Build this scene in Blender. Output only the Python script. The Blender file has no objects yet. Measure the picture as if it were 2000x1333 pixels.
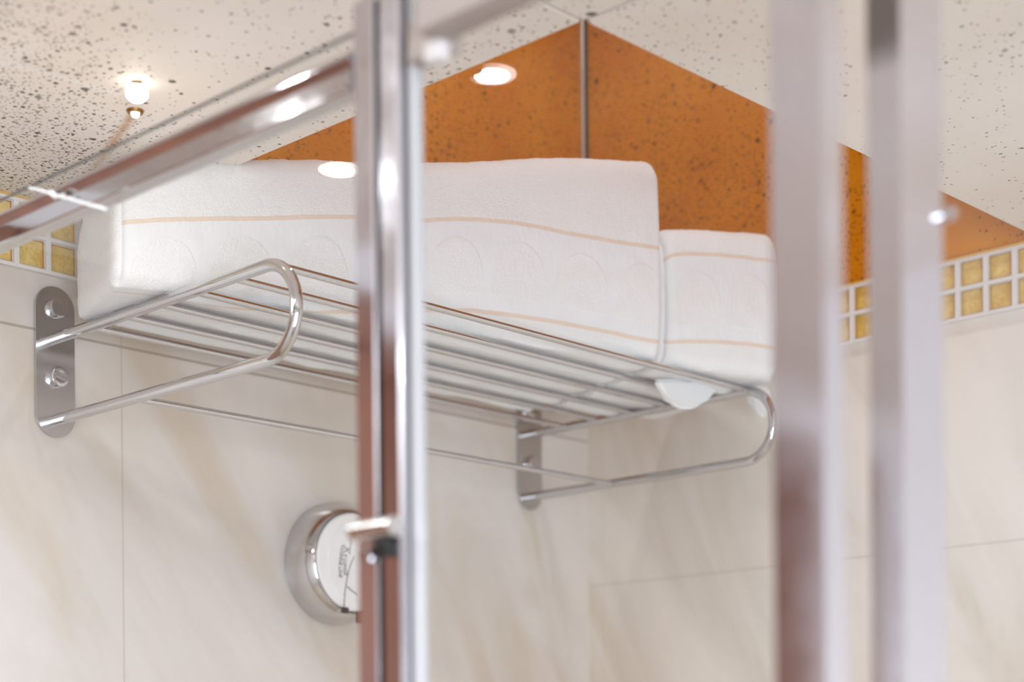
import bpy, bmesh, math, random
from mathutils import Vector, Matrix, noise
random.seed(7)
S = bpy.context.scene
C = S.collection

# ------------------------------------------------------------------ camera
F_PX, HOR_Y, YAW, ROLL = 3278.4, 1503.9, 0.764051, 0.00924189
sy, cy = math.sin(YAW), math.cos(YAW)
CAM = Vector((1.3201, 1.1517, 0.0))
cam_d = bpy.data.cameras.new('camera')
cam = bpy.data.objects.new('camera', cam_d); C.objects.link(cam)
fw = Vector((-cy, -sy, 0)); rt = Vector((-sy, cy, 0)); up = Vector((0, 0, 1))
cr, sr = math.cos(ROLL), math.sin(ROLL)
R_ = rt * cr - up * sr
U_ = up * cr + rt * sr
cam.matrix_world = Matrix(((R_.x, U_.x, -fw.x, CAM.x), (R_.y, U_.y, -fw.y, CAM.y),
                           (R_.z, U_.z, -fw.z, CAM.z), (0, 0, 0, 1)))
cam_d.sensor_width = 36.0
cam_d.lens = F_PX / 2000 * 36
cam_d.shift_y = (HOR_Y - 666.5) / 2000
cam_d.clip_start = 0.02
cam_d.dof.use_dof = True
cam_d.dof.focus_distance = 1.22
cam_d.dof.aperture_fstop = 4.6
S.camera = cam

# pixel of the 2000 x 1333 photograph -> point on a plane of the room
def ray(px, py):
    u0, u1 = px - 1000, py - HOR_Y
    a = cr * u0 - sr * u1; b = sr * u0 + cr * u1
    return rt * (a / F_PX) + fw - up * (b / F_PX)
def on(axis, px, py, v):
    r = ray(px, py); t = (v - CAM[axis]) / r[axis]
    return CAM + r * t

# ------------------------------------------------------------------ world, exposure, lights
S.view_settings.view_transform = 'Standard'
S.view_settings.look = 'None'
S.view_settings.gamma = 1.0
S.view_settings.use_curve_mapping = False
S.view_settings.exposure = -0.17
S.cycles.max_bounces = 10
S.cycles.transparent_max_bounces = 24
S.cycles.glossy_bounces = 6
S.cycles.caustics_reflective = False
S.cycles.caustics_refractive = False
S.cycles.sample_clamp_indirect = 6.0
w = bpy.data.worlds.new('daylight'); S.world = w; w.use_nodes = True
w.node_tree.nodes['Background'].inputs[0].default_value = (0.78, 0.84, 1.0, 1)
w.node_tree.nodes['Background'].inputs[1].default_value = 1.0

CEIL = 0.4387
FLOOR = -1.80
RX, RY = 2.6, 2.4                   # far sides of the bathroom
def area(name, loc, target, sx, sy_, power, col):
    l = bpy.data.lights.new(name, 'AREA'); l.shape = 'RECTANGLE'; l.size = sx; l.size_y = sy_
    l.energy = power; l.color = col
    o = bpy.data.objects.new(name, l); C.objects.link(o); o.location = loc
    o.rotation_euler = (Vector(target) - Vector(loc)).to_track_quat('-Z', 'Y').to_euler()
    return o
area('window_daylight', (1.65, RY - 0.03, -0.35), (1.0, 0, -0.1), 1.5, 1.1, 62, (0.80, 0.89, 1.0))

# ------------------------------------------------------------------ mesh helpers
def link(name, bm, mats, parent=None, smooth=True, kind=None):
    me = bpy.data.meshes.new(name)
    bmesh.ops.recalc_face_normals(bm, faces=bm.faces) if kind != 'raw' else None
    bm.to_mesh(me); bm.free()
    if not isinstance(mats, (list, tuple)): mats = [mats]
    for m in mats: me.materials.append(m)
    o = bpy.data.objects.new(name, me); C.objects.link(o)
    if parent: 
        o.parent = parent
        o.matrix_parent_inverse = Matrix.Translation(parent.location).inverted()
    if smooth:
        for p in me.polygons: p.use_smooth = True
        try:
            me.set_sharp_from_angle(angle=math.radians(38))
        except Exception: pass
    return o
def tag(o, label, cat, group=None):
    o['label'] = label; o['category'] = cat
    if group: o['group'] = group
    return o
def struct(o, label=None):
    o['kind'] = 'structure'
    if label: o['label'] = label
    return o
def thing(name, label, cat, loc=(0, 0, 0), group=None):
    o = bpy.data.objects.new(name, None); C.objects.link(o); o.location = loc
    o.empty_display_size = 0.02
    bpy.context.view_layer.update()
    return tag(o, label, cat, group)
def box(bm, a, b, bevel=0.0, seg=2, mat=0):
    a, b = Vector(a), Vector(b)
    r = bmesh.ops.create_cube(bm, size=1.0)
    vs = r['verts']
    for v in vs:
        v.co = Vector(((a.x + b.x) / 2 + v.co.x * (b.x - a.x), (a.y + b.y) / 2 + v.co.y * (b.y - a.y),
                       (a.z + b.z) / 2 + v.co.z * (b.z - a.z)))
    fs = {f for v in vs for f in v.link_faces}
    for f in fs: f.material_index = mat
    if bevel > 0:
        es = {e for v in vs for e in v.link_edges}
        bmesh.ops.bevel(bm, geom=list(es), offset=bevel, segments=seg, profile=0.5, affect='EDGES')
def tube(bm, pts, r, n=16, caps=True):
    pts = [Vector(p) for p in pts]; rings = []
    t0 = (pts[1] - pts[0]).normalized()
    nrm = t0.orthogonal().normalized()
    for i, p in enumerate(pts):
        t = (pts[min(i + 1, len(pts) - 1)] - pts[max(i - 1, 0)]).normalized()
        nrm = (nrm - t * nrm.dot(t)).normalized(); bn = t.cross(nrm)
        rr = r[i] if isinstance(r, (list, tuple)) else r
        rings.append([bm.verts.new(p + (nrm * math.cos(2 * math.pi * k / n) + bn * math.sin(2 * math.pi * k / n)) * rr) for k in range(n)])
    for i in range(len(rings) - 1):
        for k in range(n):
            bm.faces.new((rings[i][k], rings[i][(k + 1) % n], rings[i + 1][(k + 1) % n], rings[i + 1][k]))
    if caps:
        bm.faces.new(rings[0][::-1]); bm.faces.new(rings[-1])
def lathe(bm, prof, origin, axis, n=64):
    """prof: list of (radius, height along axis)"""
    axis = Vector(axis).normalized(); a = axis.orthogonal().normalized(); b = axis.cross(a); o = Vector(origin)
    rings = []
    for r, h in prof:
        if r < 1e-6: rings.append([bm.verts.new(o + axis * h)])
        else: rings.append([bm.verts.new(o + axis * h + (a * math.cos(2 * math.pi * k / n) + b * math.sin(2 * math.pi * k / n)) * r) for k in range(n)])
    for i in range(len(rings) - 1):
        A, B = rings[i], rings[i + 1]
        for k in range(n):
            k2 = (k + 1) % n
            if len(A) == 1 and len(B) == 1: continue
            if len(A) == 1: bm.faces.new((A[0], B[k], B[k2]))
            elif len(B) == 1: bm.faces.new((A[k], A[k2], B[0]))
            else: bm.faces.new((A[k], A[k2], B[k2], B[k]))
def prism(bm, poly, d0, d1):
    """poly: list of 3D points, extruded from +d0 to +d1 vectors"""
    d0, d1 = Vector(d0), Vector(d1)
    A = [bm.verts.new(Vector(p) + d0) for p in poly]; B = [bm.verts.new(Vector(p) + d1) for p in poly]
    n = len(poly)
    for i in range(n): bm.faces.new((A[i], A[(i + 1) % n], B[(i + 1) % n], B[i]))
    bm.faces.new(A[::-1]); bm.faces.new(B)

# ------------------------------------------------------------------ materials
def mat(name):
    m = bpy.data.materials.new(name); m.use_nodes = True
    nt = m.node_tree; b = nt.nodes['Principled BSDF']
    return m, nt, b
def N(nt, t, **kw):
    n = nt.nodes.new(t)
    for k, v in kw.items():
        if k.startswith('i_'): n.inputs[k[2:].replace('_', ' ')].default_value = v
        else: setattr(n, k, v)
    return n
def srgb(r, g, b):
    f = lambda c: (c / 255 / 12.92) if c / 255 <= 0.04045 else ((c / 255 + 0.055) / 1.055) ** 2.4
    return (f(r), f(g), f(b), 1)
def simple(name, col, rough=0.5, metal=0.0, coat=0.0, emis=None, es=0.0, spec=0.5):
    m, nt, b = mat(name)
    b.inputs['Base Color'].default_value = col; b.inputs['Roughness'].default_value = rough
    b.inputs['Metallic'].default_value = metal; b.inputs['Coat Weight'].default_value = coat
    b.inputs['Specular IOR Level'].default_value = spec
    if emis: b.inputs['Emission Color'].default_value = emis; b.inputs['Emission Strength'].default_value = es
    return m
def ramp(nt, pts, interp='LINEAR'):
    r = nt.nodes.new('ShaderNodeValToRGB'); r.color_ramp.interpolation = interp
    while len(r.color_ramp.elements) < len(pts): r.color_ramp.elements.new(0.5)
    for e, (p, c) in zip(r.color_ramp.elements, pts):
        e.position = p; e.color = c if len(c) == 4 else (*c, 1)
    return r
def math_(nt, op, a, b=None, c=None, clamp=False):
    n = nt.nodes.new('ShaderNodeMath'); n.operation = op; n.use_clamp = clamp
    for i, v in enumerate((a, b, c)):
        if v is None: continue
        if isinstance(v, (int, float)): n.inputs[i].default_value = v
        else: nt.links.new(v, n.inputs[i])
    return n.outputs[0]
def mixc(nt, fac, a, b, blend='MIX'):
    n = nt.nodes.new('ShaderNodeMix'); n.data_type = 'RGBA'; n.blend_type = blend
    L = nt.links
    if isinstance(fac, (int, float)): n.inputs[0].default_value = fac
    else: L.new(fac, n.inputs[0])
    for i, v in ((6, a), (7, b)):
        if isinstance(v, tuple): n.inputs[i].default_value = v
        else: L.new(v, n.inputs[i])
    return n.outputs[2]

def chrome_mat(name, col=(0.80, 0.79, 0.80, 1), rough=0.07):
    m, nt, b = mat(name)
    b.inputs['Metallic'].default_value = 1.0
    b.inputs['Base Color'].default_value = col
    no = N(nt, 'ShaderNodeTexNoise', i_Scale=60.0, i_Detail=3.0)
    tc = N(nt, 'ShaderNodeTexCoord'); nt.links.new(tc.outputs['Object'], no.inputs['Vector'])
    r = ramp(nt, [(0.3, (rough, rough, rough)), (0.75, (rough + .05,) * 3)])
    nt.links.new(no.outputs[0], r.inputs[0]); nt.links.new(r.outputs[0], b.inputs['Roughness'])
    return m
CHROME = chrome_mat('polished_chrome', (0.62, 0.61, 0.62, 1), 0.05)
PLATE = chrome_mat('brushed_chrome', (0.58, 0.57, 0.58, 1), 0.14)
SATIN = chrome_mat('satin_aluminium', (0.71, 0.70, 0.75, 1), 0.09)
GREY_ALU = simple('grey_anodised_aluminium', srgb(172, 160, 153), 0.5, metal=0.1)
GASKET = simple('pale_vinyl_gasket', srgb(190, 188, 191), 0.4)
RUBBER = simple('dark_rubber', srgb(30, 26, 28), 0.6)
BLACK = simple('black_plastic', srgb(18, 17, 19), 0.45)
GREYP = simple('grey_print', srgb(96, 88, 86), 0.6)
WHITEP = simple('white_plastic', srgb(236, 232, 230), 0.25, coat=0.3)
STRING = simple('white_string', srgb(232, 232, 232), 0.6)

def glass_mat(name, haze):
    m = bpy.data.materials.new(name); m.use_nodes = True
    nt = m.node_tree; nt.nodes.clear(); L = nt.links
    out = N(nt, 'ShaderNodeOutputMaterial')
    tr = N(nt, 'ShaderNodeBsdfTransparent'); tr.inputs[0].default_value = (0.985, 0.992, 0.99, 1)
    gl = N(nt, 'ShaderNodeBsdfGlossy'); gl.inputs['Roughness'].default_value = 0.0
    lw = N(nt, 'ShaderNodeLayerWeight'); lw.inputs['Blend'].default_value = 0.5
    gb = N(nt, 'ShaderNodeNewGeometry')                              # the two faces of the pane reflect as one
    fr = math_(nt, 'MULTIPLY_ADD', math_(nt, 'POWER', lw.outputs['Facing'], 5.0), 0.955, 0.045)
    fr = math_(nt, 'MULTIPLY', fr, math_(nt, 'SUBTRACT', 1.0, gb.outputs['Backfacing']))
    m1 = N(nt, 'ShaderNodeMixShader')
    L.new(fr, m1.inputs[0]); L.new(tr.outputs[0], m1.inputs[1]); L.new(gl.outputs[0], m1.inputs[2])
    df = N(nt, 'ShaderNodeBsdfDiffuse'); df.inputs[0].default_value = (0.9, 0.88, 0.87, 1)
    tl = N(nt, 'ShaderNodeBsdfTranslucent'); tl.inputs[0].default_value = (0.9, 0.88, 0.87, 1)
    m2 = N(nt, 'ShaderNodeMixShader'); m2.inputs[0].default_value = 0.5
    L.new(df.outputs[0], m2.inputs[1]); L.new(tl.outputs[0], m2.inputs[2])
    tc = N(nt, 'ShaderNodeTexCoord')                                 # dried water film on the pane
    no = N(nt, 'ShaderNodeTexNoise', i_Scale=7.0, i_Detail=4.0); L.new(tc.outputs['Object'], no.inputs['Vector'])
    fac = math_(nt, 'MULTIPLY', no.outputs[0], haze * 2)
    m3 = N(nt, 'ShaderNodeMixShader'); L.new(fac, m3.inputs[0]); L.new(m1.outputs[0], m3.inputs[1]); L.new(m2.outputs[0], m3.inputs[2])
    L.new(m3.outputs[0], out.inputs[0])
    return m
GLASS = glass_mat('shower_glass_water_film', 0.012)
GLASS_CLEAR = glass_mat('shower_glass', 0.012)
GLASS_EDGE = simple('glass_edge', srgb(58, 62, 70), 0.15, spec=0.7)

def marble_tile(name, base, vein, joint=0.6, jx=None, jz=None, axis='X'):
    m, nt, b = mat(name); L = nt.links
    tc = N(nt, 'ShaderNodeTexCoord')
    sp0 = N(nt, 'ShaderNodeSeparateXYZ'); L.new(tc.outputs['Object'], sp0.inputs[0])
    h0 = sp0.outputs[0] if axis == 'X' else sp0.outputs[1]
    sl = -0.5 if axis == 'X' else 0.5                                # veins run diagonally across the tiles
    cm0 = N(nt, 'ShaderNodeCombineXYZ')
    L.new(math_(nt, 'MULTIPLY', math_(nt, 'MULTIPLY_ADD', sp0.outputs[2], sl, math_(nt, 'MULTIPLY', h0, 0.86)), 6.5), cm0.inputs[0])
    L.new(math_(nt, 'MULTIPLY', math_(nt, 'MULTIPLY_ADD', h0, -sl, math_(nt, 'MULTIPLY', sp0.outputs[2], 0.86)), 1.6), cm0.inputs[1])
    mp = cm0
    n1 = N(nt, 'ShaderNodeTexNoise', i_Scale=1.6, i_Detail=7.0, i_Roughness=0.55, i_Distortion=0.8)
    L.new(mp.outputs[0], n1.inputs['Vector'])
    r1 = ramp(nt, [(0.34, vein), (0.50, base), (0.66, tuple(min(1, c * 1.10) for c in base[:3]))])
    L.new(n1.outputs[0], r1.inputs[0])
    n2 = N(nt, 'ShaderNodeTexNoise', i_Scale=2.3, i_Detail=3.0); L.new(tc.outputs['Object'], n2.inputs['Vector'])
    r2 = ramp(nt, [(0.35, (0.90, 0.86, 0.80)), (0.65, (1, 1, 1))]); L.new(n2.outputs[0], r2.inputs[0])
    col = mixc(nt, 1.0, r1.outputs[0], r2.outputs[0], 'MULTIPLY')
    sep = N(nt, 'ShaderNodeSeparateXYZ'); L.new(tc.outputs['Object'], sep.inputs[0])
    hx = sep.outputs[0] if axis == 'X' else sep.outputs[1]
    def line(v, off, pitch, wd):
        f = math_(nt, 'WRAP', math_(nt, 'SUBTRACT', v, off - pitch / 2), pitch, 0.0)
        return math_(nt, 'LESS_THAN', math_(nt, 'ABSOLUTE', math_(nt, 'SUBTRACT', f, pitch / 2)), wd)
    jl = math_(nt, 'MAXIMUM', line(sep.outputs[2], jz[0], jz[1], 0.0011), math_(nt, 'MULTIPLY', line(hx, jx[0], jx[1], 0.0009), 0.45))
    col = mixc(nt, math_(nt, 'MULTIPLY', jl, joint), col, srgb(135, 120, 105))
    L.new(col, b.inputs['Base Color'])
    b.inputs['Roughness'].default_value = 0.32
    bp = N(nt, 'ShaderNodeBump'); bp.inputs['Strength'].default_value = 0.25; bp.inputs['Distance'].default_value = 0.001
    L.new(math_(nt, 'SUBTRACT', 1.0, jl), bp.inputs['Height']); L.new(bp.outputs[0], b.inputs['Normal'])
    return m
TILE_L = marble_tile('beige_marble_tile', srgb(216, 208, 203), srgb(207, 194, 180), jx=(0.5652, 0.6), jz=(0.341, 0.6))
TILE_R = marble_tile('grey_beige_marble_tile', srgb(228, 220, 212), srgb(216, 204, 189), 0.2, jx=(0.62, 0.6), jz=(0.19, 0.6), axis='Y')

def speckled(name, base_pts, spot, dens=1.0, rough=0.12, stain_and_streak=False):
    m, nt, b = mat(name); L = nt.links
    tc = N(nt, 'ShaderNodeTexCoord'); geo = N(nt, 'ShaderNodeNewGeometry')
    pos = geo.outputs['Position']
    n0 = N(nt, 'ShaderNodeTexNoise', i_Scale=5.0, i_Detail=4.0); L.new(pos, n0.inputs['Vector'])
    rb = ramp(nt, base_pts); L.new(n0.outputs[0], rb.inputs[0]); col = rb.outputs[0]
    # clusters of specks
    n1 = N(nt, 'ShaderNodeTexNoise', i_Scale=6.0, i_Detail=3.0); L.new(pos, n1.inputs['Vector'])
    nd = N(nt, 'ShaderNodeTexNoise', i_Scale=160.0, i_Detail=2.0); L.new(pos, nd.inputs['Vector'])
    add = N(nt, 'ShaderNodeVectorMath', operation='SCALE'); L.new(nd.outputs['Color'], add.inputs[0]); add.inputs['Scale'].default_value = 0.004
    vv = N(nt, 'ShaderNodeVectorMath', operation='ADD'); L.new(pos, vv.inputs[0]); L.new(add.outputs[0], vv.inputs[1])
    spl = N(nt, 'ShaderNodeSeparateXYZ'); L.new(vv.outputs[0], spl.inputs[0])
    cmb = N(nt, 'ShaderNodeCombineXYZ')                               # 2D pattern across the slab
    if stain_and_streak: L.new(spl.outputs[0], cmb.inputs[0]); L.new(spl.outputs[1], cmb.inputs[1])
    else: L.new(math_(nt, 'SUBTRACT', spl.outputs[0], spl.outputs[1]), cmb.inputs[0]); L.new(spl.outputs[2], cmb.inputs[1])
    clus = math_(nt, 'MULTIPLY_ADD', n1.outputs[0], 2.2, -0.72, clamp=True)
    if stain_and_streak:
        sepc = N(nt, 'ShaderNodeSeparateXYZ'); L.new(pos, sepc.inputs[0])
        # the stone is freckled most heavily along the wall on the far left
        dx = math_(nt, 'MULTIPLY', math_(nt, 'SUBTRACT', math_(nt, 'MULTIPLY_ADD', sepc.outputs[1], -0.9, sepc.outputs[0]), 0.44), 6.0, clamp=True)
        clus = math_(nt, 'MAXIMUM', math_(nt, 'MULTIPLY_ADD', clus, 0.45, 0.05), math_(nt, 'MULTIPLY', dx, 1.25))
    for sc, rad, thr, op in ((60, 0.16, 0.84, 0.95), (130, 0.22, 0.66, 0.95), (290, 0.32, 0.5, 0.9)):
        v = N(nt, 'ShaderNodeTexVoronoi', i_Scale=float(sc)); v.inputs['Randomness'].default_value = 1.0
        v.voronoi_dimensions = '2D'; L.new(cmb.outputs[0], v.inputs['Vector'])
        sepx = N(nt, 'ShaderNodeSeparateColor'); L.new(v.outputs['Color'], sepx.inputs[0])
        pick = math_(nt, 'GREATER_THAN', sepx.outputs[0], math_(nt, 'SUBTRACT', 1.0, math_(nt, 'MULTIPLY', clus, (1 - thr) * dens)))
        rr = math_(nt, 'MULTIPLY_ADD', sepx.outputs[1], rad * 0.8, rad * 0.35)
        sp = math_(nt, 'DIVIDE', math_(nt, 'SUBTRACT', rr, v.outputs['Distance']), rad * 0.25, clamp=True)
        sp = math_(nt, 'MULTIPLY', sp, math_(nt, 'MULTIPLY', pick, math_(nt, 'MULTIPLY_ADD', sepx.outputs[2], 0.5 * op, 0.5 * op)))
        col = mixc(nt, sp, col, spot)
    if stain_and_streak:
        def seg(ax, ay, bx, by, wd, soft):
            dxx, dyy = bx - ax, by - ay; ll = dxx * dxx + dyy * dyy
            px = math_(nt, 'SUBTRACT', sepc.outputs[0], ax); py = math_(nt, 'SUBTRACT', sepc.outputs[1], ay)
            t = math_(nt, 'DIVIDE', math_(nt, 'MULTIPLY_ADD', px, dxx, math_(nt, 'MULTIPLY', py, dyy)), ll, clamp=True)
            ex = math_(nt, 'SUBTRACT', px, math_(nt, 'MULTIPLY', t, dxx)); ey = math_(nt, 'SUBTRACT', py, math_(nt, 'MULTIPLY', t, dyy))
            d = math_(nt, 'SQRT', math_(nt, 'MULTIPLY_ADD', ex, ex, math_(nt, 'MULTIPLY', ey, ey)))
            nn = N(nt, 'ShaderNodeTexNoise', i_Scale=90.0, i_Detail=3.0); L.new(pos, nn.inputs['Vector'])
            d = math_(nt, 'MULTIPLY_ADD', nn.outputs[0], soft, math_(nt, 'SUBTRACT', d, soft * 0.5))
            return math_(nt, 'DIVIDE', math_(nt, 'SUBTRACT', wd, d), soft, clamp=True), t
        f, t = seg(0.687, 0.205, 0.645, 0.085, 0.0055, 0.006)
        col = mixc(nt, math_(nt, 'MULTIPLY', f, math_(nt, 'MULTIPLY_ADD', t, -0.5, 0.95)), col, srgb(186, 140, 96))
        f, t = seg(0.790, 0.213, 0.712, 0.222, 0.006, 0.006)  # lighter streak across the ceiling panel
        col = mixc(nt, math_(nt, 'MULTIPLY', f, 0.55), col, srgb(238, 234, 230))
    L.new(col, b.inputs['Base Color'])
    b.inputs['Roughness'].default_value = rough
    b.inputs['Specular IOR Level'].default_value = 0.3
    return m
CREAM = speckled('speckled_cream_stone', [(0.3, srgb(228, 215, 202)), (0.7, srgb(240, 232, 225))], srgb(46, 33, 28), 1.5, 0.55, True)
AMBER = speckled('speckled_amber_stone', [(0.3, srgb(190, 110, 10)), (0.5, srgb(206, 130, 20)), (0.7, srgb(218, 148, 34))], srgb(40, 18, 8), 2.6, 0.35)
DARK_GAP = simple('dark_joint', srgb(96, 78, 62), 0.8)
PAINT = simple('pale_grey_paint', srgb(218, 213, 211), 0.6)
WOOD = None
def wood():
    m, nt, b = mat('brown_wood'); L = nt.links
    tc = N(nt, 'ShaderNodeTexCoord'); mp = N(nt, 'ShaderNodeMapping'); mp.inputs['Scale'].default_value = (14, 14, 1.2)
    L.new(tc.outputs['Object'], mp.inputs[0])
    n = N(nt, 'ShaderNodeTexNoise', i_Scale=3.0, i_Detail=5.0, i_Distortion=1.2); L.new(mp.outputs[0], n.inputs['Vector'])
    r = ramp(nt, [(0.3, srgb(92, 54, 36)), (0.7, srgb(132, 80, 54))]); L.new(n.outputs[0], r.inputs[0])
    L.new(r.outputs[0], b.inputs['Base Color']); b.inputs['Roughness'].default_value = 0.4
    return m
WOOD = wood()
FLOORM = marble_tile('floor_tile', srgb(190, 176, 160), srgb(170, 152, 132), jx=(0.3, 0.45), jz=(0, 5))

def gold():
    m, nt, b = mat('gold_leaf_glass'); L = nt.links
    geo = N(nt, 'ShaderNodeNewGeometry')
    n = N(nt, 'ShaderNodeTexNoise', i_Scale=320.0, i_Detail=5.0, i_Distortion=1.0); L.new(geo.outputs['Position'], n.inputs['Vector'])
    n2 = N(nt, 'ShaderNodeTexNoise', i_Scale=50.0, i_Detail=2.0); L.new(geo.outputs['Position'], n2.inputs['Vector'])
    r = ramp(nt, [(0.3, srgb(214, 168, 74)), (0.55, srgb(240, 206, 120)), (0.8, srgb(252, 232, 166))])
    mx = math_(nt, 'MULTIPLY_ADD', n2.outputs[0], 0.6, math_(nt, 'MULTIPLY', n.outputs[0], 0.45))
    L.new(mx, r.inputs[0]); L.new(r.outputs[0], b.inputs['Base Color'])
    b.inputs['Metallic'].default_value = 0.2; b.inputs['Roughness'].default_value = 0.38
    b.inputs['Coat Weight'].default_value = 0.6; b.inputs['Coat Roughness'].default_value = 0.03
    bp = N(nt, 'ShaderNodeBump'); bp.inputs['Strength'].default_value = 0.6; bp.inputs['Distance'].default_value = 0.0012
    L.new(n.outputs[0], bp.inputs['Height']); L.new(bp.outputs[0], b.inputs['Normal'])
    return m
GOLD = gold()
GOLD_SIDE = simple('gold_leaf_side', srgb(196, 150, 66), 0.35, metal=0.5)
GOLD_TRIM = simple('gold_trim', srgb(232, 192, 112), 0.35, metal=0.3)
GROUT = simple('white_grout', srgb(226, 220, 216), 0.7)

def terry():
    m, nt, b = mat('white_terry_cloth'); L = nt.links
    uv = N(nt, 'ShaderNodeUVMap'); uv.uv_map = 'weave'
    sep = N(nt, 'ShaderNodeSeparateXYZ'); L.new(uv.outputs[0], sep.inputs[0])
    U, V = sep.outputs[0], sep.outputs[1]
    def between(v, a, bb): return math_(nt, 'MULTIPLY', math_(nt, 'GREATER_THAN', v, a), math_(nt, 'LESS_THAN', v, bb))
    st = math_(nt, 'MAXIMUM', between(V, 0.0, 0.06), between(V, 1.0, 1.06))
    band = between(V, 0.06, 1.0)
    # scallop motif of the flat woven band: raised arches
    per = 0.058
    x = math_(nt, 'MULTIPLY_ADD', math_(nt, 'FRACT', math_(nt, 'DIVIDE', U, per)), 2.4, -1.2)
    arch = math_(nt, 'SQRT', math_(nt, 'MAXIMUM', math_(nt, 'SUBTRACT', 1.0, math_(nt, 'MULTIPLY', x, x)), 0.0))
    top = math_(nt, 'MULTIPLY_ADD', arch, 0.42, 0.42)
    inside = math_(nt, 'MULTIPLY', math_(nt, 'MULTIPLY', math_(nt, 'LESS_THAN', math_(nt, 'ABSOLUTE', x), 1.0), band),
                   math_(nt, 'DIVIDE', math_(nt, 'SUBTRACT', top, V), 0.03, clamp=True))
    inside = math_(nt, 'MULTIPLY', inside, math_(nt, 'DIVIDE', math_(nt, 'SUBTRACT', V, 0.2), 0.03, clamp=True))
    rim = math_(nt, 'MULTIPLY', inside, math_(nt, 'SUBTRACT', 1.0, math_(nt, 'DIVIDE', math_(nt, 'SUBTRACT', top, V), 0.09, clamp=True)))
    white = srgb(240, 238, 237)
    col = mixc(nt, st, white, srgb(230, 211, 194))
    col = mixc(nt, math_(nt, 'MULTIPLY', band, math_(nt, 'SUBTRACT', 1.0, inside)), col, srgb(235, 234, 235))
    L.new(col, b.inputs['Base Color'])
    geo = N(nt, 'ShaderNodeNewGeometry')
    v1 = N(nt, 'ShaderNodeTexVoronoi', i_Scale=1050.0); L.new(geo.outputs['Position'], v1.inputs['Vector'])
    n1 = N(nt, 'ShaderNodeTexNoise', i_Scale=620.0, i_Detail=3.0); L.new(geo.outputs['Position'], n1.inputs['Vector'])
    pile = math_(nt, 'MULTIPLY_ADD', v1.outputs['Distance'], -0.8, n1.outputs[0])
    flat = math_(nt, 'MULTIPLY', math_(nt, 'SUBTRACT', 1.0, inside), math_(nt, 'MAXIMUM', band, st))
    amp = math_(nt, 'SUBTRACT', 1.0, math_(nt, 'MULTIPLY', flat, 0.9))
    h = math_(nt, 'ADD', math_(nt, 'MULTIPLY', pile, amp), math_(nt, 'MULTIPLY', inside, 0.35))
    h = math_(nt, 'ADD', h, math_(nt, 'MULTIPLY', rim, 0.45))
    h = math_(nt, 'ADD', h, math_(nt, 'MULTIPLY', math_(nt, 'SUBTRACT', 1.0, math_(nt, 'MAXIMUM', band, st)), 0.9))
    bp = N(nt, 'ShaderNodeBump'); bp.inputs['Strength'].default_value = 0.45; bp.inputs['Distance'].default_value = 0.0013
    L.new(h, bp.inputs['Height']); L.new(bp.outputs[0], b.inputs['Normal'])
    b.inputs['Roughness'].default_value = 0.95; b.inputs['Sheen Weight'].default_value = 0.25
    b.inputs['Specular IOR Level'].default_value = 0.1
    b.inputs['Subsurface Weight'].default_value = 0.0
    return m
TERRY = terry()

# ------------------------------------------------------------------ the room
def slab(name, a, b, m, label=None):
    bm = bmesh.new(); box(bm, a, b)
    return struct(link(name, bm, m, smooth=False), label)
HX, HY = 0.577, 0.503                     # recess over the shower corner
T = 0.10
slab('wall_left', (0, -T, FLOOR), (0.86, 0, CEIL), TILE_L, 'beige marble tiled wall that carries the towel rack')
slab('wall_right', (-T, -T, FLOOR), (0, 0.86, CEIL), TILE_R, 'grey beige tiled wall to the right of the corner')
# painted walls of the bathroom beyond the shower
bm = bmesh.new(); box(bm, (0.86, -T, FLOOR), (0.92, 0, CEIL)); box(bm, (2.02, -T, FLOOR), (RX, 0, CEIL)); box(bm, (0.92, -T, 0.40), (2.02, 0, CEIL))
struct(link('wall_left_outer', bm, PAINT, smooth=False))
slab('wall_right_outer', (-T, 0.86, FLOOR), (0, RY, CEIL), PAINT)
slab('wall_far', (RX, -T, FLOOR), (RX + T, RY + T, CEIL), PAINT)
bm = bmesh.new()
box(bm, (-T, RY, FLOOR), (0.90, RY + T, CEIL)); box(bm, (2.4, RY, FLOOR), (RX, RY + T, CEIL))
box(bm, (0.90, RY, 0.22), (2.4, RY + T, CEIL)); box(bm, (0.90, RY, FLOOR), (2.4, RY + T, -0.92))
struct(link('wall_back', bm, PAINT, smooth=False))
slab('floor', (-T, -T, FLOOR - T), (RX + T, RY + T, FLOOR), FLOORM)
bm = bmesh.new()
for a, b in (((0.90, RY, -0.92), (0.95, RY + .06, 0.22)), ((2.35, RY, -0.92), (2.4, RY + .06, 0.22)), ((0.95, RY, -0.92), (2.35, RY + .06, -0.87)), ((0.95, RY, 0.17), (2.35, RY + .06, 0.22))):
    box(bm, a, b)
struct(link('window_1', bm, PAINT, smooth=False))
# brown wooden door in the wall beyond the shower, seen only in the chrome
d = slab('door_1', (0.96, -0.045, FLOOR), (1.98, -0.005, 0.36), WOOD)
bm = bmesh.new()
box(bm, (0.90, -0.04, FLOOR), (0.96, 0.012, 0.40), 0.004); box(bm, (1.98, -0.04, FLOOR), (2.04, 0.012, 0.40), 0.004); box(bm, (0.96, -0.04, 0.36), (1.98, 0.012, 0.40), 0.004)
struct(link('trim_5', bm, WOOD, smooth=False))

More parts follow.
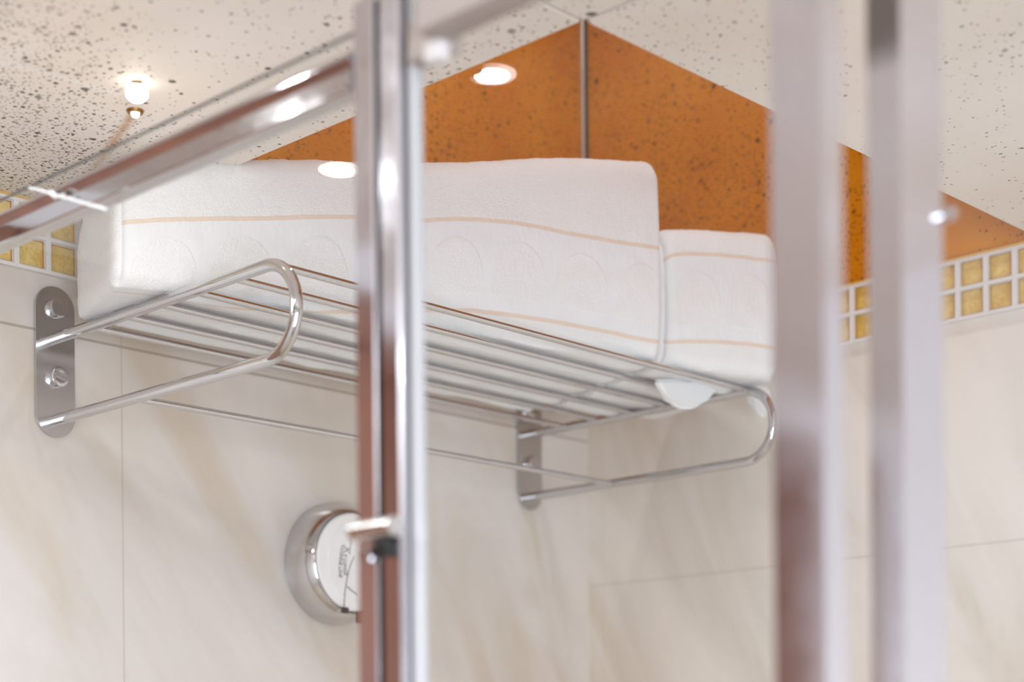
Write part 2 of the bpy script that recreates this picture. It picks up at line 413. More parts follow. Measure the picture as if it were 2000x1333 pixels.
# ceiling panels with narrow joints and one panel left out over the corner
bm = bmesh.new()
xs = [0, HX, 3 * HX, RX + T]; ys = [0, HY, 3 * HY, RY + T]
g = 0.0011
for i in range(len(xs) - 1):
    for j in range(len(ys) - 1):
        if i == 0 and j == 0: continue
        box(bm, (xs[i] + (g if i else -T), ys[j] + (g if j else -T), CEIL), (xs[i + 1] - g, ys[j + 1] - g, CEIL + 0.012), 0.0006, 1)
struct(link('ceiling', bm, CREAM, smooth=False), 'cream stone ceiling panels with dark specks')
bm = bmesh.new()
box(bm, (HX, -T, CEIL + 0.0121), (RX + T, RY + T, CEIL + 0.03)); box(bm, (-T, HY, CEIL + 0.0121), (HX, RY + T, CEIL + 0.03))
struct(link('ceiling_backing', bm, DARK_GAP, smooth=False))
# amber stone sides of the recess
RT = 0.98
bm = bmesh.new(); box(bm, (0, -T, CEIL), (HX, 0, RT))
struct(link('wall_recess_left', bm, AMBER, smooth=False), 'amber speckled stone above the left mosaic')
bm = bmesh.new(); box(bm, (-T, -T, CEIL), (0, HY, RT))
struct(link('wall_recess_right', bm, AMBER, smooth=False), 'amber speckled stone above the right mosaic')
bm = bmesh.new(); box(bm, (HX + .0, 0, CEIL + 0.0301), (HX + .03, HY, RT)); box(bm, (0, HY, CEIL + 0.0301), (HX + .03, HY + .03, RT))
struct(link('wall_recess_front', bm, AMBER, smooth=False))
bm = bmesh.new(); box(bm, (-T, -T, RT), (HX + .03, HY + .03, RT + .02))
struct(link('ceiling_recess', bm, CREAM, smooth=False))
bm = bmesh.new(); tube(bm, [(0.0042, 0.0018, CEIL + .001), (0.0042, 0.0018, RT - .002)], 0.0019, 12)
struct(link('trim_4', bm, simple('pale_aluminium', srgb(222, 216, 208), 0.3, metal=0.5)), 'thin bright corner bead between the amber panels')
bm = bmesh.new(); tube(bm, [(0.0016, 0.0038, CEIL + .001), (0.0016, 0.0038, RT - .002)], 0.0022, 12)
struct(link('trim_6', bm, simple('bead_shade', srgb(70, 44, 30), 0.6)), 'dark strip standing in for the shade beside the corner bead')  # shade along the bead, modelled as a dark strip

# gold glass mosaic bands
ZR = (0.3868, 0.4109, 0.4350)
def mosaic(name, along, first, pitch, n0, n1, hi):
    """along: 'X' (left wall) or 'Y' (right wall); tiles are open glass cells over gold leaf"""
    bm = bmesh.new()
    def P(a, z, dpt):
        return Vector((a, dpt, z)) if along == 'X' else Vector((dpt, a, z))
    lo = 0.0
    bars = []
    D = 0.0042; gw = 0.0022
    x_cuts = [first + pitch * k for k in range(n0, n1) if 0.004 < first + pitch * k < hi - 0.004]
    def bx(a0, a1, z0, z1, d0, d1, m, bev=0):
        p, q = P(a0, z0, d0), P(a1, z1, d1); box(bm, p, q, bev, 2, m)
    # horizontal grout
    for z0, z1 in ((0.3842, ZR[0]), (ZR[1] - gw / 2 - .0004, ZR[1] + gw / 2 + .0004), (ZR[2] - .0006, 0.4368)):
        bx(lo + .0003, hi, z0, z1, 0.0002, D + .001, 0)
    for c in x_cuts:
        bx(c - gw, c + gw, ZR[0], ZR[1] - gw / 2 - .0004, 0.0002, D + .0008, 0)
        bx(c - gw, c + gw, ZR[1] + gw / 2 + .0004, ZR[2] - .0006, 0.0002, D + .0008, 0)
    cuts = [lo] + x_cuts + [hi]
    for a, b in zip(cuts[:-1], cuts[1:]):
        for z0, z1 in ((ZR[0], ZR[1] - gw / 2 - .0004), (ZR[1] + gw / 2 + .0004, ZR[2] - .0006)):
            a0, a1 = a + gw, b - gw
            if a1 - a0 < .004: continue
            th = random.uniform(-.0002, .0002)
            bx(a0, a1, z0, z1, 0.0002, 0.0009 + th, 1)                      # leaf behind the glass
            e = 0.0011
            for (u0, u1, w0, w1) in ((a0, a0 + e, z0, z1), (a1 - e, a1, z0, z1), (a0 + e, a1 - e, z0, z0 + e), (a0 + e, a1 - e, z1 - e, z1)):
                bx(u0, u1, w0, w1, 0.0009, D, 2, 0.0004)                    # gilded cell sides
    bx(lo + .0003, hi, 0.43681, 0.43865, 0.0002, D + .0018, 3)
    return struct(link(name, bm, [GROUT, GOLD, GOLD_SIDE, GOLD_TRIM]), 'two rows of gold glass mosaic under a gilded strip')
mosaic('trim_1', 'X', 0.5786, 0.02704, -21, 11, 0.85)
mosaic('trim_2', 'Y', 0.4293, 0.0265, -16, 16, 0.85)

# ------------------------------------------------------------------ lamps
BULB = simple('lit_lamp_lens', (1, 1, 1, 1), 0.4, emis=(1.0, 0.97, 0.92, 1), es=90.0)
BULB_WARM = simple('lit_halogen_bulb', (1, 1, 1, 1), 0.4, emis=(1.0, 0.96, 0.84, 1), es=4.0)
BEZEL_GLOW = simple('lit_bezel_ring', (0.9, 0.9, 0.9, 1), 0.4, emis=(1.0, 0.97, 0.93, 1), es=15.0)  # emission stands in for lamp glow falling on the bezel
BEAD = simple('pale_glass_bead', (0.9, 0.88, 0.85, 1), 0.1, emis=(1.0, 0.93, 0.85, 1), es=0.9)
BRASS = simple('tarnished_brass', srgb(150, 108, 58), 0.35, metal=0.9)
def spot_light(loc, power, size, col=(0.87, 0.955, 1.0), spread=160):
    l = bpy.data.lights.new('downlight_beam', 'AREA'); l.shape = 'DISK'; l.size = size; l.energy = power; l.color = col
    l.spread = math.radians(spread)
    o = bpy.data.objects.new('downlight_beam', l); C.objects.link(o); o.location = loc
    return o
def downlight(x, y, r, label, power):
    CEIL_ = RT if 'recess' in label else CEIL
    t = thing('ceiling_downlight', label, 'ceiling light', (x, y, CEIL_), 'small round downlights in the bathroom ceiling')
    bm = bmesh.new()
    lathe(bm, [(r * 0.74, 0.0006), (r * 0.76, 0.0014), (r * 0.95, 0.0014), (r, 0.0008), (r, 0.0)], (x, y, CEIL_), (0, 0, -1), 40)
    link('bezel', bm, BEZEL_GLOW, t)
    bm = bmesh.new(); lathe(bm, [(0, 0.0012), (r * 0.5, 0.0012), (r * 0.75, 0.0008)], (x, y, CEIL_), (0, 0, -1), 40)
    link('lens', bm, BULB, t)
    spot_light((x, y, CEIL_ - 0.0016), power, r * 1.4)
LAMPS = [(1.0406, 0.4139, 0.0155, 'small downlight mirrored in the glass above the amber stone', 1.6),
         (0.27, 0.24, .022, 'unseen lamp added high in the recess to light the amber stone', 1.2),  # unseen lamp, added to brighten the amber recess
         (1.0819, 0.2178, 0.0155, 'small downlight mirrored in the glass in front of the big towel', 1.6),
         (0.95, 1.50, .022, 'downlight beyond the shower, nearest the right wall', 4.0),
         (1.55, 1.35, .022, 'downlight beyond the shower, near the middle of the bathroom', 7.0),
         (1.75, 0.70, .022, 'downlight beyond the shower, in front of the wooden door', 4.5),
         (1.35, 1.95, .022, 'downlight beyond the shower, nearest the window', 7.0)]
for a in LAMPS: downlight(*a)

# little halogen lamp in the speckled ceiling above the rail
p = on(2, 267, 161, CEIL)
t = thing('ceiling_lamp', 'small glowing bulb under the speckled cream ceiling, above the chrome rail', 'ceiling light', p)
bm = bmesh.new(); lathe(bm, [(0.0035, -0.001), (0.0035, 0.004)], p, (0, 0, -1), 20); link('stem', bm, BRASS, t)
bm = bmesh.new(); lathe(bm, [(0.0035, 0.0022), (0.0062, 0.003), (0.0072, 0.0062), (0.0068, 0.0092), (0.0045, 0.0116), (0.0, 0.0124)], p, (0, 0, -1), 28); link('bulb', bm, BULB_WARM, t)
l = bpy.data.lights.new('ceiling_lamp_glow', 'POINT'); l.energy = 0.16; l.shadow_soft_size = 0.007; l.color = (1, 0.94, 0.84)
o = bpy.data.objects.new('ceiling_lamp_glow', l); C.objects.link(o); o.location = p + Vector((0.0, 0.0, -0.11))
p = on(2, 264, 216, CEIL)
t = thing('ceiling_pin', 'pale bead in a tarnished brass ring at the head of the rusty ceiling streak', 'ceiling fitting', p)
bm = bmesh.new(); lathe(bm, [(0.0032, -.0005), (0.0036, 0.0018), (0.0048, 0.0020), (0.0056, 0.0010), (0.0058, -.0005)], p, (0, 0, -1), 28); link('ring', bm, BRASS, t)
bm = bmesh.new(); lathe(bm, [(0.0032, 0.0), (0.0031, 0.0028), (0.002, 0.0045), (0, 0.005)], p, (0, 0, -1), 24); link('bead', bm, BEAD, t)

# ------------------------------------------------------------------ towel rack
XL, XR = 0.6265, 0.0908
ZT, ZB = 0.3360, 0.2730
rack = thing('towel_rack', 'chrome wall rack with looped arms and thin rods carrying the towels', 'towel rack', ((XL + XR) / 2, 0, ZB))
def arm_pts(x):
    rr = (ZT - ZB) / 2; zc = (ZT + ZB) / 2; yc = 0.2655
    pts = [(x, 0.0028, ZT), (x, 0.06, ZT), (x, 0.13, ZT), (x, 0.20, ZT), (x, 0.245, ZT)]
    for k in range(0, 25):
        a = math.pi / 2 - math.pi * k / 24
        pts.append((x, yc + rr * math.cos(a), zc + rr * math.sin(a)))
    pts += [(x, 0.245, ZB), (x, 0.20, ZB), (x, 0.13, ZB), (x, 0.06, ZB), (x, 0.0028, ZB)]
    return pts
for x in (XL, XR):
    bm = bmesh.new(); tube(bm, arm_pts(x), 0.0043, 20); link('arm', bm, CHROME, rack)
    bm = bmesh.new()
    hw = 0.0168; z0, z1 = 0.2600, 0.3760
    poly = [Vector((x + hw * math.cos(a), 0, z1 - hw + hw * math.sin(a))) for a in [math.pi * k / 20 for k in range(21)]]
    poly += [Vector((x - hw * math.cos(a), 0, z0 + hw - hw * math.sin(a))) for a in [math.pi * k / 20 for k in range(21)]]
    prism(bm, poly, (0, 0.0004, 0), (0, 0.0034, 0))
    es = [e for e in bm.edges if all(v.co.y > 0.003 for v in e.verts)]
    bmesh.ops.bevel(bm, geom=es, offset=0.0011, segments=3, affect='EDGES')
    plate = link('wall_plate', bm, PLATE, rack)
    for zs in (0.3595, 0.3060):
        bm = bmesh.new()
        lathe(bm, [(0.0080, 0), (0.0080, 0.004), (0.0074, 0.0052), (0.0060, 0.0058), (0.0045, 0.0056), (0.0, 0.0052)], (x - 0.001, 0.0034, zs), (0, 1, 0), 32)
        s = link('screw_cap', bm, CHROME); s.parent = plate; s.matrix_parent_inverse = plate.matrix_world.inverted()
        bpy.context.view_layer.update()
for y in (0.2680, 0.2240, 0.1795, 0.1360, 0.0920, 0.0480):
    bm = bmesh.new(); tube(bm, [(XL, y, ZT + .0014), (XL * .66 + XR * .34, y, ZT + .001), (XL * .33 + XR * .67, y, ZT + .001), (XR, y, ZT + .0014)], 0.0026, 14); link('rod', bm, CHROME, rack)
bm = bmesh.new(); tube(bm, [(XL, 0.113, ZB - 0.001), (XR, 0.113, ZB - 0.001)], 0.0026, 14); link('lower_rod', bm, CHROME, rack)

# ------------------------------------------------------------------ folded towels
def interp(tab, x):
    if x <= tab[0][0]: return tab[0][1]
    for (x0, y0), (x1, y1) in zip(tab[:-1], tab[1:]):
        if x <= x1:
            t = (x - x0) / (x1 - x0); return y0 + (y1 - y0) * t
    return tab[-1][1]
ROD_TOP = ZT + 0.0041
TOWELS = []
def towel(name, label, A, B, depth_a, depth_b, curves, cap, seed, nu=420, flap=None):
    """A, B: (x, y) of the front face's left and right foot; curves: photo rows of stripe and top edges"""
    A, B = Vector((*A, 0)), Vector((*B, 0))
    ln = (B - A).length; d = (B - A) / ln; nrm = Vector((-d.y, d.x, 0))
    if nrm.y < 0: nrm = -nrm                                        # towards the room
    bm = bmesh.new(); uvl = bm.loops.layers.uv.new('weave')
    def front_z(u, tab):
        p = A + d * (u * ln)
        # pixel column of this u, then the row read from the table
        v = p - CAM
        depth = v.dot(fw); px = 1000 + F_PX * v.dot(rt) / depth
        for _ in range(3):
            py = interp(tab, px)
            zz = -((py - HOR_Y) + sr * (px - 1000)) / F_PX * depth
            q = p + up * zz - CAM
            px = 1000 + cr * F_PX * q.dot(rt) / depth - sr * (F_PX * zz / depth)
        return zz
    rows_v = []
    grid = []
    def smooth_tab(tab): return tab
    for i in range(nu + 1):
        u = i / nu; p = A + d * (u * ln)
        zt = front_z(u, curves['top']); z1 = front_z(u, curves['s1']); z2 = front_z(u, curves['s2'])
        wdt = depth_a + (depth_b - depth_a) * u
        zb = ROD_TOP + 0.0005
        # end rounding
        e = min(u * ln, (1 - u) * ln); cap_ = cap
        k = 1.0
        if e < cap_: k = math.sqrt(max(0.0, 1 - (1 - e / cap_) ** 2))
        rnd = min(0.020, (zt - zb) * 0.3)
        if zt - z1 < rnd * 1.15: rnd = (zt - z1) * 0.8
        prof = []                                                   # (offset to room, z, pattern v)
        n_bot, n_s, n_band, n_up, n_arc, n_top, n_back = 26, 3, 26, 16, 10, 14, 10
        bot_r = 0.010
        # underside from the back to the front
        deficit = max(0.0, zb - z2)                       # lower stripe slipped round under the towel
        for q in range(n_bot):
            f = q / n_bot
            off = -wdt + (wdt - bot_r - deficit) * f
            prof.append((off, zb, -1.0 + f))
        front = [(-bot_r - deficit, zb)] if deficit > 0 else []
        def facept(s):                                              # s: arc position measured from the underside, 0 = front foot tangent
            if s < 0: return (-bot_r + s, zb)
            la = bot_r * math.pi / 2
            if s < la:
                a = s / bot_r; return (-bot_r + bot_r * math.sin(a), zb + bot_r - bot_r * math.cos(a))
            return (0.0, zb + bot_r + (s - la))
        la = bot_r * math.pi / 2
        s2 = -deficit if z2 <= zb else (bot_r * math.acos(1 - (z2 - zb) / bot_r) if z2 < zb + bot_r else (z2 - zb - bot_r) + la)
        s1 = (z1 - zb - bot_r) + la
        if deficit == 0:
            for q in range(6):
                f = q / 6; o_, z_ = facept(s2 * f); prof.append((o_, z_, -0.0 - 0.12 * (1 - f)))
        else:
            for q in range(6):
                prof.append((facept(s2)[0] - 0.0006 * (6 - q), zb, -0.02 * (6 - q)))
        sw = 0.0034
        for q in range(n_s):
            o_, z_ = facept(s2 + sw * q / n_s); prof.append((o_, z_, 0.06 * q / n_s))
        for q in range(n_band):
            f = q / n_band; o_, z_ = facept(s2 + sw + (s1 - sw * .5 - s2 - sw) * f); prof.append((o_, z_, 0.06 + 0.94 * f))
        for q in range(n_s):
            o_, z_ = facept(s1 - sw * .5 + sw * q / n_s); prof.append((o_, z_, 1.0 + 0.06 * q / n_s))
        zf = z1 + sw * .5
        for q in range(n_up):
            f = q / n_up; prof.append((0.0, zf + (zt - rnd - zf) * f, 1.06 + 0.5 * f))
        for q in range(n_arc):
            a = math.pi / 2 * q / n_arc; prof.append((-rnd + rnd * math.cos(a), zt - rnd + rnd * math.sin(a), 1.6 + 0.1 * q / n_arc))
        for q in range(n_top):
            f = q / n_top; prof.append((-rnd - (wdt - 2 * rnd) * f, zt - 0.004 * f, 1.8 + 0.2 * f))
        for q in range(n_back):
            f = q / n_back; prof.append((-wdt + rnd * (1 - min(1, f * 3)) , zt - 0.004 - (zt - 0.004 - zb) * f, 2.1 + f))
        mid_o, mid_z = -wdt / 2, (zt + zb) / 2
        ring = []
        for (o_, z_, v_) in prof:
            bulge = 0.0
            if z_ > zb + 0.004 and o_ > -wdt * 0.5:                  # soft belly of the front face
                f = (z_ - zb) / (zt - zb); bulge = 0.004 * math.sin(math.pi * min(1, max(0, f)))
            oo = mid_o + (o_ + bulge - mid_o) * (0.93 + 0.07 * k)
            zz = z_ if z_ < zb + .001 else mid_z + (z_ - mid_z) * (0.95 + 0.05 * k)
            if k < 1: zz = zz if z_ <= mid_z else mid_z + (zz - mid_z) * (0.93 + 0.07 * k)
            q = p + nrm * oo + up * zz
            # end cap bulges outwards
            n3 = noise.noise(Vector((q.x * 14 + seed, q.y * 14, q.z * 10))) * 0.0022
            n3 += noise.noise(Vector((q.x * 60 + seed, q.y * 60, q.z * 60))) * 0.0008
            n3 += noise.noise(Vector((q.x * 520 + seed, q.y * 520, q.z * 520))) * 0.0005
            dirv = (nrm * (o_ - mid_o) / (wdt / 2) + up * (z_ - mid_z) / ((zt - zb) / 2))
            if dirv.length > 0: dirv.normalize()
            if z_ < zb + .001 and o_ < -0.002:                       # underside sags a little between the rods
                yy = q.y; near = min(abs(yy - r_) for r_ in (0.268, 0.224, 0.1795, 0.136, 0.092, 0.048))
                if XR < q.x < XL and yy < 0.262:
                    q.z -= 0.0045 * min(1, max(0, (near - 0.0045) / 0.014)) * (0.75 + 0.6 * noise.noise(Vector((q.x * 22 + seed, q.y * 30, 0))))
                q += up * abs(n3) * 0.3
            else:
                q += dirv * n3
            ring.append((q, u * ln, v_))
        grid.append(ring)
    m_ = len(grid[0])
    V = [[bm.verts.new(q[0]) for q in r] for r in grid]
    def face(vs, uvs):
        f = bm.faces.new(vs)
        for lp, uv_ in zip(f.loops, uvs): lp[uvl].uv = uv_
    for i in range(nu):
        for j in range(m_):
            j2 = (j + 1) % m_
            vj2 = grid[i][j2][2] if j2 else 3.1
            face((V[i][j], V[i + 1][j], V[i + 1][j2], V[i][j2]),
                 ((grid[i][j][1], grid[i][j][2]), (grid[i + 1][j][1], grid[i + 1][j][2]), (grid[i + 1][j2][1], vj2), (grid[i][j2][1], vj2)))
    # rounded ends: shrinking rings towards the centre
    for i, sgn in ((0, -1), (nu, 1)):
        cen = sum((q[0] for q in grid[i]), Vector()) / m_
        prev = V[i]; steps = 7
        for s in range(1, steps + 1):
            f = s / steps; sc = 1 - f ** 2.4 if s < steps else 0.0
            outw = 0.006 * math.sin(math.pi / 2 * min(1, f * 1.6))
            # a few layer folds show on the end
            ringv = []
            for j, q in enumerate(grid[i]):
                pos = cen + (q[0] - cen) * max(sc, 0.02)
                lay = 0.0004 * math.cos((pos.z) * 2 * math.pi / 0.016)
                pos = pos + d * sgn * (outw + lay * min(1, f * 3))
                ringv.append(bm.verts.new(pos))
            for j in range(m_):
                j2 = (j + 1) % m_
                vs = (prev[j], prev[j2], ringv[j2], ringv[j])
                face(vs, ((5, 5),) * 4)
            prev = ringv
        face(prev, ((5, 5),) * len(prev))
    o = link(name, bm, TERRY); TOWELS.append(o)
    return tag(o, label, 'towel', 'folded towels on the chrome rack')
big = dict(
    top=[(200, 322), (300, 312), (380, 305), (455, 300), (546, 296), (690, 300), (832, 304), (900, 302), (1021, 299), (1154, 300), (1280, 305), (1330, 308)],
    s1=[(200, 438), (253, 436), (300, 433), (400, 431), (500, 430), (690, 427), (830, 433), (890, 430), (950, 433), (1000, 438), (1050, 446), (1100, 458), (1150, 468), (1200, 476), (1250, 483), (1290, 488), (1330, 492)],
    s2=[(200, 590), (430, 596), (560, 605), (750, 612), (920, 613), (1000, 622), (1100, 637), (1200, 657), (1240, 666), (1280, 672), (1330, 678)])
towel('folded_towel', 'big striped white towel filling the left of the rack, taller than its neighbour', (0.662, 0.150), (0.2245, 0.2785), 0.105, 0.215, big, 0.007, 3.1)
small = dict(
    top=[(1280, 438), (1380, 438), (1450, 442), (1525, 447), (1560, 450)],
    s1=[(1280, 500), (1340, 498), (1400, 500), (1460, 506), (1525, 515), (1560, 520)],
    s2=[(1280, 676), (1340, 672), (1400, 673), (1460, 678), (1525, 688), (1560, 694)])
towel('folded_towel', 'smaller striped white towel at the right end of the rack, lower than its neighbour', (0.2057, 0.2694), (0.0896, 0.3036), 0.19, 0.19, small, 0.010, 9.7, nu=180)

# towel corners that slip down between the rods
def corner(parent, pts, y, th):
    bm = bmesh.new()
    prism(bm, [on(1, px, py, y) for px, py in pts], (0, -th / 2, 0), (0, th / 2, 0))
    es = [e for e in bm.edges]
    bmesh.ops.bevel(bm, geom=es, offset=th * 0.32, segments=3, affect='EDGES')
    o = link('hanging_corner', bm, TERRY); o.parent = parent; o['label'] = 'loose corner hanging between the rods'
    return o
corner(TOWELS[0], [(1278, 742), (1290, 764), (1306, 782), (1322, 799), (1350, 801), (1372, 786), (1402, 760), (1398, 742)], 0.246, 0.009)
corner(TOWELS[1], [(1456, 757), (1468, 786), (1482, 812), (1490, 819), (1499, 806), (1503, 778), (1500, 757)], 0.246, 0.008)

# ------------------------------------------------------------------ round control on the left wall
kx, kz = 0.3485, 0.1835
K = thing('shower_control', 'round chrome shower control with a white printed face, on the wall below the rack', 'shower control', (kx, 0, kz))
bm = bmesh.new()
lathe(bm, [(0.0, 0.0002), (0.0535, 0.0002), (0.0540, 0.003), (0.0535, 0.010), (0.0520, 0.018), (0.0495, 0.025), (0.0465, 0.0300), (0.0450, 0.0312), (0.0438, 0.0300), (0.0432, 0.0285)], (kx, 0, kz), (0, 1, 0), 96)
body = link('body', bm, CHROME, K)
bm = bmesh.new()
lathe(bm, [(0.0434, 0.026), (0.0434, 0.0315), (0.0420, 0.0330), (0.0345, 0.0338), (0.0340, 0.0330), (0.0330, 0.0330), (0.0325, 0.0336), (0.0, 0.0338)], (kx, 0, kz), (0, 1, 0), 96)
face_ = link('face', bm, WHITEP, K)
FY = 0.0339
def sub(name, bm, m, lab=None):
    o = link(name, bm, m, None); o.parent = face_; o.matrix_parent_inverse = face_.matrix_world.inverted()
    if lab: o['label'] = lab
    return o
def dial(px, py):
    q = on(1, px, py, FY); return q
def line_on_face(name, pts, wd, m):
    bm = bmesh.new(); tube(bm, [dial(*p) for p in pts], wd, 8); return sub(name, bm, m)
line_on_face('face_line', [(692, 1088), (686, 1100), (681, 1116), (678, 1130), (675, 1148), (673, 1165), (672, 1188)], 0.00035, simple('dark_line', srgb(84, 70, 64), 0.6))  # dark curved line; a dark square and a brown block follow
line_on_face('printed_arrow', [(684, 1053), (687, 1052), (684, 1070), (682, 1083), (685, 1082)], 0.00025, GREYP)
line_on_face('face_line', [(678, 1146), (684, 1152), (692, 1158), (699, 1162)], 0.00045, GREYP)
bm = bmesh.new()
q = dial(672, 1193); box(bm, (q.x - .0045, FY - .0006, q.z - .0026), (q.x + .0035, FY + .0014, q.z + .0026), 0.0005); sub('dark_mark', bm, simple('dark_brown_mark', srgb(44, 24, 20), 0.5))
bm = bmesh.new()
q = dial(702, 1208); box(bm, (q.x - .006, FY - .001, q.z - .0045), (q.x + .0035, FY + .002, q.z + .0055), 0.0006); sub('rim_block', bm, simple('brown_block', srgb(104, 66, 48), 0.5))
def text_on_face(body_txt, px0, py0, px1, py1, size):
    cu = bpy.data.curves.new('lettering', 'FONT'); cu.body = body_txt; cu.size = size; cu.extrude = 0.00012
    tmp = bpy.data.objects.new('tmp_lettering', cu); C.objects.link(tmp); bpy.context.view_layer.update()
    dg = bpy.context.evaluated_depsgraph_get(); me = bpy.data.meshes.new_from_object(tmp.evaluated_get(dg))
    C.objects.unlink(tmp); bpy.data.objects.remove(tmp)
    w_ = max(v.co.x for v in me.vertices); h_ = 1.0
    a, b = dial(px0, py0), dial(px1, py1); dirx = b - a; L_ = dirx.length; dirx.normalize()
    diry = Vector((0, 1, 0)).cross(dirx)                            # glyph up, in the face
    bend = 0.0
    for v in me.vertices:
        x, y, z = v.co.x / w_ * L_, v.co.y, v.co.z
        s = (x / L_ - 0.5) * 2
        v.co = a + dirx * x + diry * (y - 0.0016 * (1 - s * s)) + Vector((0, 0.0001 + z, 0))
    me.materials.clear(); me.materials.append(GREYP)
    o = bpy.data.objects.new('lettering', me); C.objects.link(o)
    o.parent = face_; o.matrix_parent_inverse = face_.matrix_world.inverted()
    return o
text_on_face('CLONNE LINE', 668, 1064, 662, 1128, 0.0055)
text_on_face('PL 4 LUNGE', 675, 1070, 672, 1124, 0.0055)

# ------------------------------------------------------------------ shower enclosure
GX = 0.800                                # plane of the panel with the long rail
Z_GL, Z_R0 = 0.3465, 0.3165               # glass top edge, foot of the rail
FB = FLOOR
def pane(name, a, b, m, parent):
    bm = bmesh.new(); box(bm, a, b)
    a, b = Vector(a), Vector(b); thin = 0 if (b.x - a.x) < (b.y - a.y) else 1
    bm.normal_update()
    for f in bm.faces:
        f.material_index = 0 if abs(f.normal[thin]) > 0.9 else 1
    return link(name, bm, [m, GLASS_EDGE], parent, smooth=False)
fixed = thing('shower_screen', 'fixed glass shower panel under the long chrome rail, left of the centre post', 'shower screen', (GX, 0.30, FB))
pane('glass_pane', (GX - .0016, 0.0006, FB), (GX + .0016, 0.5615, Z_GL), GLASS, fixed)
bm = bmesh.new()                          # rail section: rounded upper lip over a slightly tipped flat face
sec = []
zt_ = 0.3350
for k in range(0, 9):
    a = math.radians(90 - k * 10.0); sec.append((GX + 0.0055 + 0.0028 * math.cos(a), zt_ - 0.0028 + 0.0028 * math.sin(a)))
sec += [(GX + 0.0081, zt_ - 0.0034), (GX + 0.0062, zt_ - 0.0080), (GX + 0.0066, zt_ - 0.0088), (GX + 0.0074, zt_ - 0.0092), (GX + 0.0070, Z_R0 + 0.0006), (GX + 0.0064, Z_R0), (GX - 0.004, Z_R0), (GX - 0.004, zt_ - .002), (GX - .0034, zt_ - .002), (GX - .0034, zt_ - .004), (GX + .0034, zt_ - .004), (GX + .0034, zt_)]
prism(bm, [Vector((x, 0.0006, z)) for x, z in sec], (0, 0, 0), (0, 0.5598, 0))
link('top_rail', bm, CHROME, fixed)
def post(name, x0, x1, y0, y1, z1, bev, m, parent):
    bm = bmesh.new(); box(bm, (x0, y0, FB), (x1, y1, z1), bev, 1); return link(name, bm, m, parent, smooth=False)
bm = bmesh.new()                          # slightly canted outer face
prism(bm, [Vector((x, y, FB)) for x, y in ((GX - .006, .5610), (GX + .0052, .5610), (GX + .0062, .5618), (GX + .0080, .5762), (GX + .0072, .5770), (GX - .006, .5770))], (0, 0, 0), (0, 0, 0.3560 - FB))
link('end_stile', bm, SATIN, fixed, smooth=False)
bm = bmesh.new(); box(bm, (GX - .004, 0.5772, FB), (GX + .004, 0.5792, 0.354)); link('rubber_seal', bm, RUBBER, fixed)

door = thing('sliding_door', 'sliding glass shower door between the centre post and the corner post', 'shower door', (GX, 0.69, FB))
post('meeting_stile', GX - .007, GX + .007, 0.5794, 0.5925, 0.375, .0012, SATIN, door)
post('glass_gasket', GX - .004, GX + .0018, 0.5927, 0.5982, 0.375, .0008, GASKET, door)
pane('glass_pane', (GX - .0016, 0.5972, FB), (GX + .0016, 0.7955, 0.372), GLASS, door)
post('corner_stile', GX - .006, GX + .007, 0.7947, 0.8170, 0.372, 0, SATIN, door)
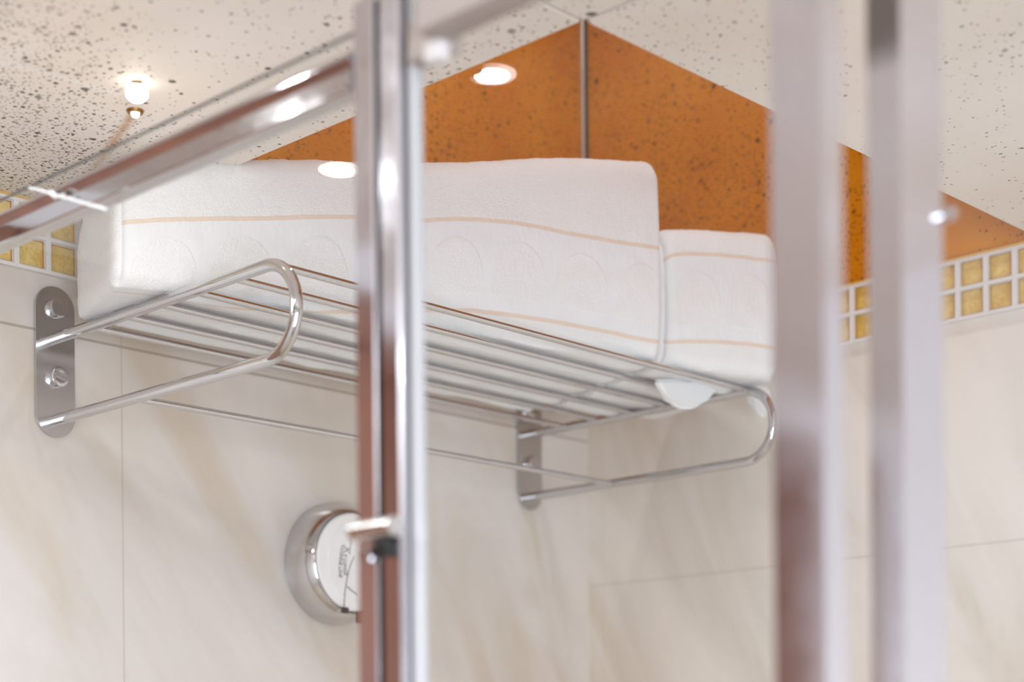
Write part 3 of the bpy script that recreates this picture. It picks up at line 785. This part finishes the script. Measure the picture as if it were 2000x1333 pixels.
# catch that bridges the two stiles
z_c = on(0, 745, 1050, GX + .012).z
bm = bmesh.new(); 
tube(bm, [(GX + .0105, 0.5640, z_c + .0045), (GX + .0105, 0.5920, z_c + .0045)], 0.0046, 14)
cat = link('catch', bm, chrome_mat('satin_chrome', (0.70, 0.68, 0.66, 1), 0.25), door)
bm = bmesh.new(); box(bm, (GX + .0072, 0.5790, z_c - .0080), (GX + .0125, 0.5885, z_c + .0000), .0008); o = link('catch_block', bm, BLACK); o.parent = cat; o.matrix_parent_inverse = cat.matrix_world.inverted()
bm = bmesh.new(); box(bm, (GX + .0082, 0.5670, z_c - .0105), (GX + .0120, 0.5762, z_c - .0035), .0015); o = link('catch_bolt', bm, CHROME); o.parent = cat; o.matrix_parent_inverse = cat.matrix_world.inverted()

head = thing('door_guide', 'grey aluminium guide over the sliding door, continuing the rail', 'door guide', (GX, 0.72, 0.318))
bm = bmesh.new(); box(bm, (GX + .0094, 0.6245, 0.3172), (GX + .026, 0.8130, 0.352), .0008); link('channel', bm, GREY_ALU, head)
bm = bmesh.new(); box(bm, (GX - .003, 0.5990, 0.3172), (GX + .0070, 0.6243, 0.3350), .0008); link('end_piece', bm, GREY_ALU, head)
bm = bmesh.new(); box(bm, (GX + .0100, 0.6190, 0.3085), (GX + .0165, 0.6300, 0.3170), .0012); link('stop_block', bm, PAINT, head)

side = thing('shower_screen', 'fixed glass shower panel at the right edge, held by the thick blurred post', 'shower screen', (0.35, 0.80, FB))
pane('glass_pane', (0.0006, 0.799, FB), (0.7075, 0.805, 0.40), GLASS_CLEAR, side)
post('end_stile', 0.7077, 0.7395, 0.794, 0.809, 0.40, 0, SATIN, side)
q = on(1, 1845, 420, 0.809)
bm = bmesh.new(); lathe(bm, [(0.0, 0.0), (0.0028, 0.0), (0.0028, 0.007), (0.002, 0.0085), (0, 0.009)], (q.x, 0.8052, q.z), (0, 1, 0), 20); link('hinge_pin', bm, CHROME, side)

# thin string lying over the rail
a = on(0, 60, 368, GX + .0012); 
pts = []
for k, (px, py) in enumerate([(58, 367.5), (75, 371), (92, 376), (104, 381), (112, 383), (135, 388), (165, 397), (190, 404), (208, 409)]):
    pts.append(on(0, px, py, GX + 0.0118))
bm = bmesh.new(); tube(bm, pts, 0.00085, 8)
tube(bm, [on(0, 100, 377, GX + .0128), on(0, 105, 380.5, GX + .013), on(0, 109, 384, GX + .0128)], 0.0016, 8)
tube(bm, [on(0, 110, 383, GX + .0122), on(0, 119, 381, GX + .0125), on(0, 126, 379, GX + .0128)], 0.0005, 6)
tag(link('string', bm, STRING), 'thin white knotted string crossing the chrome rail at the far left', 'string')
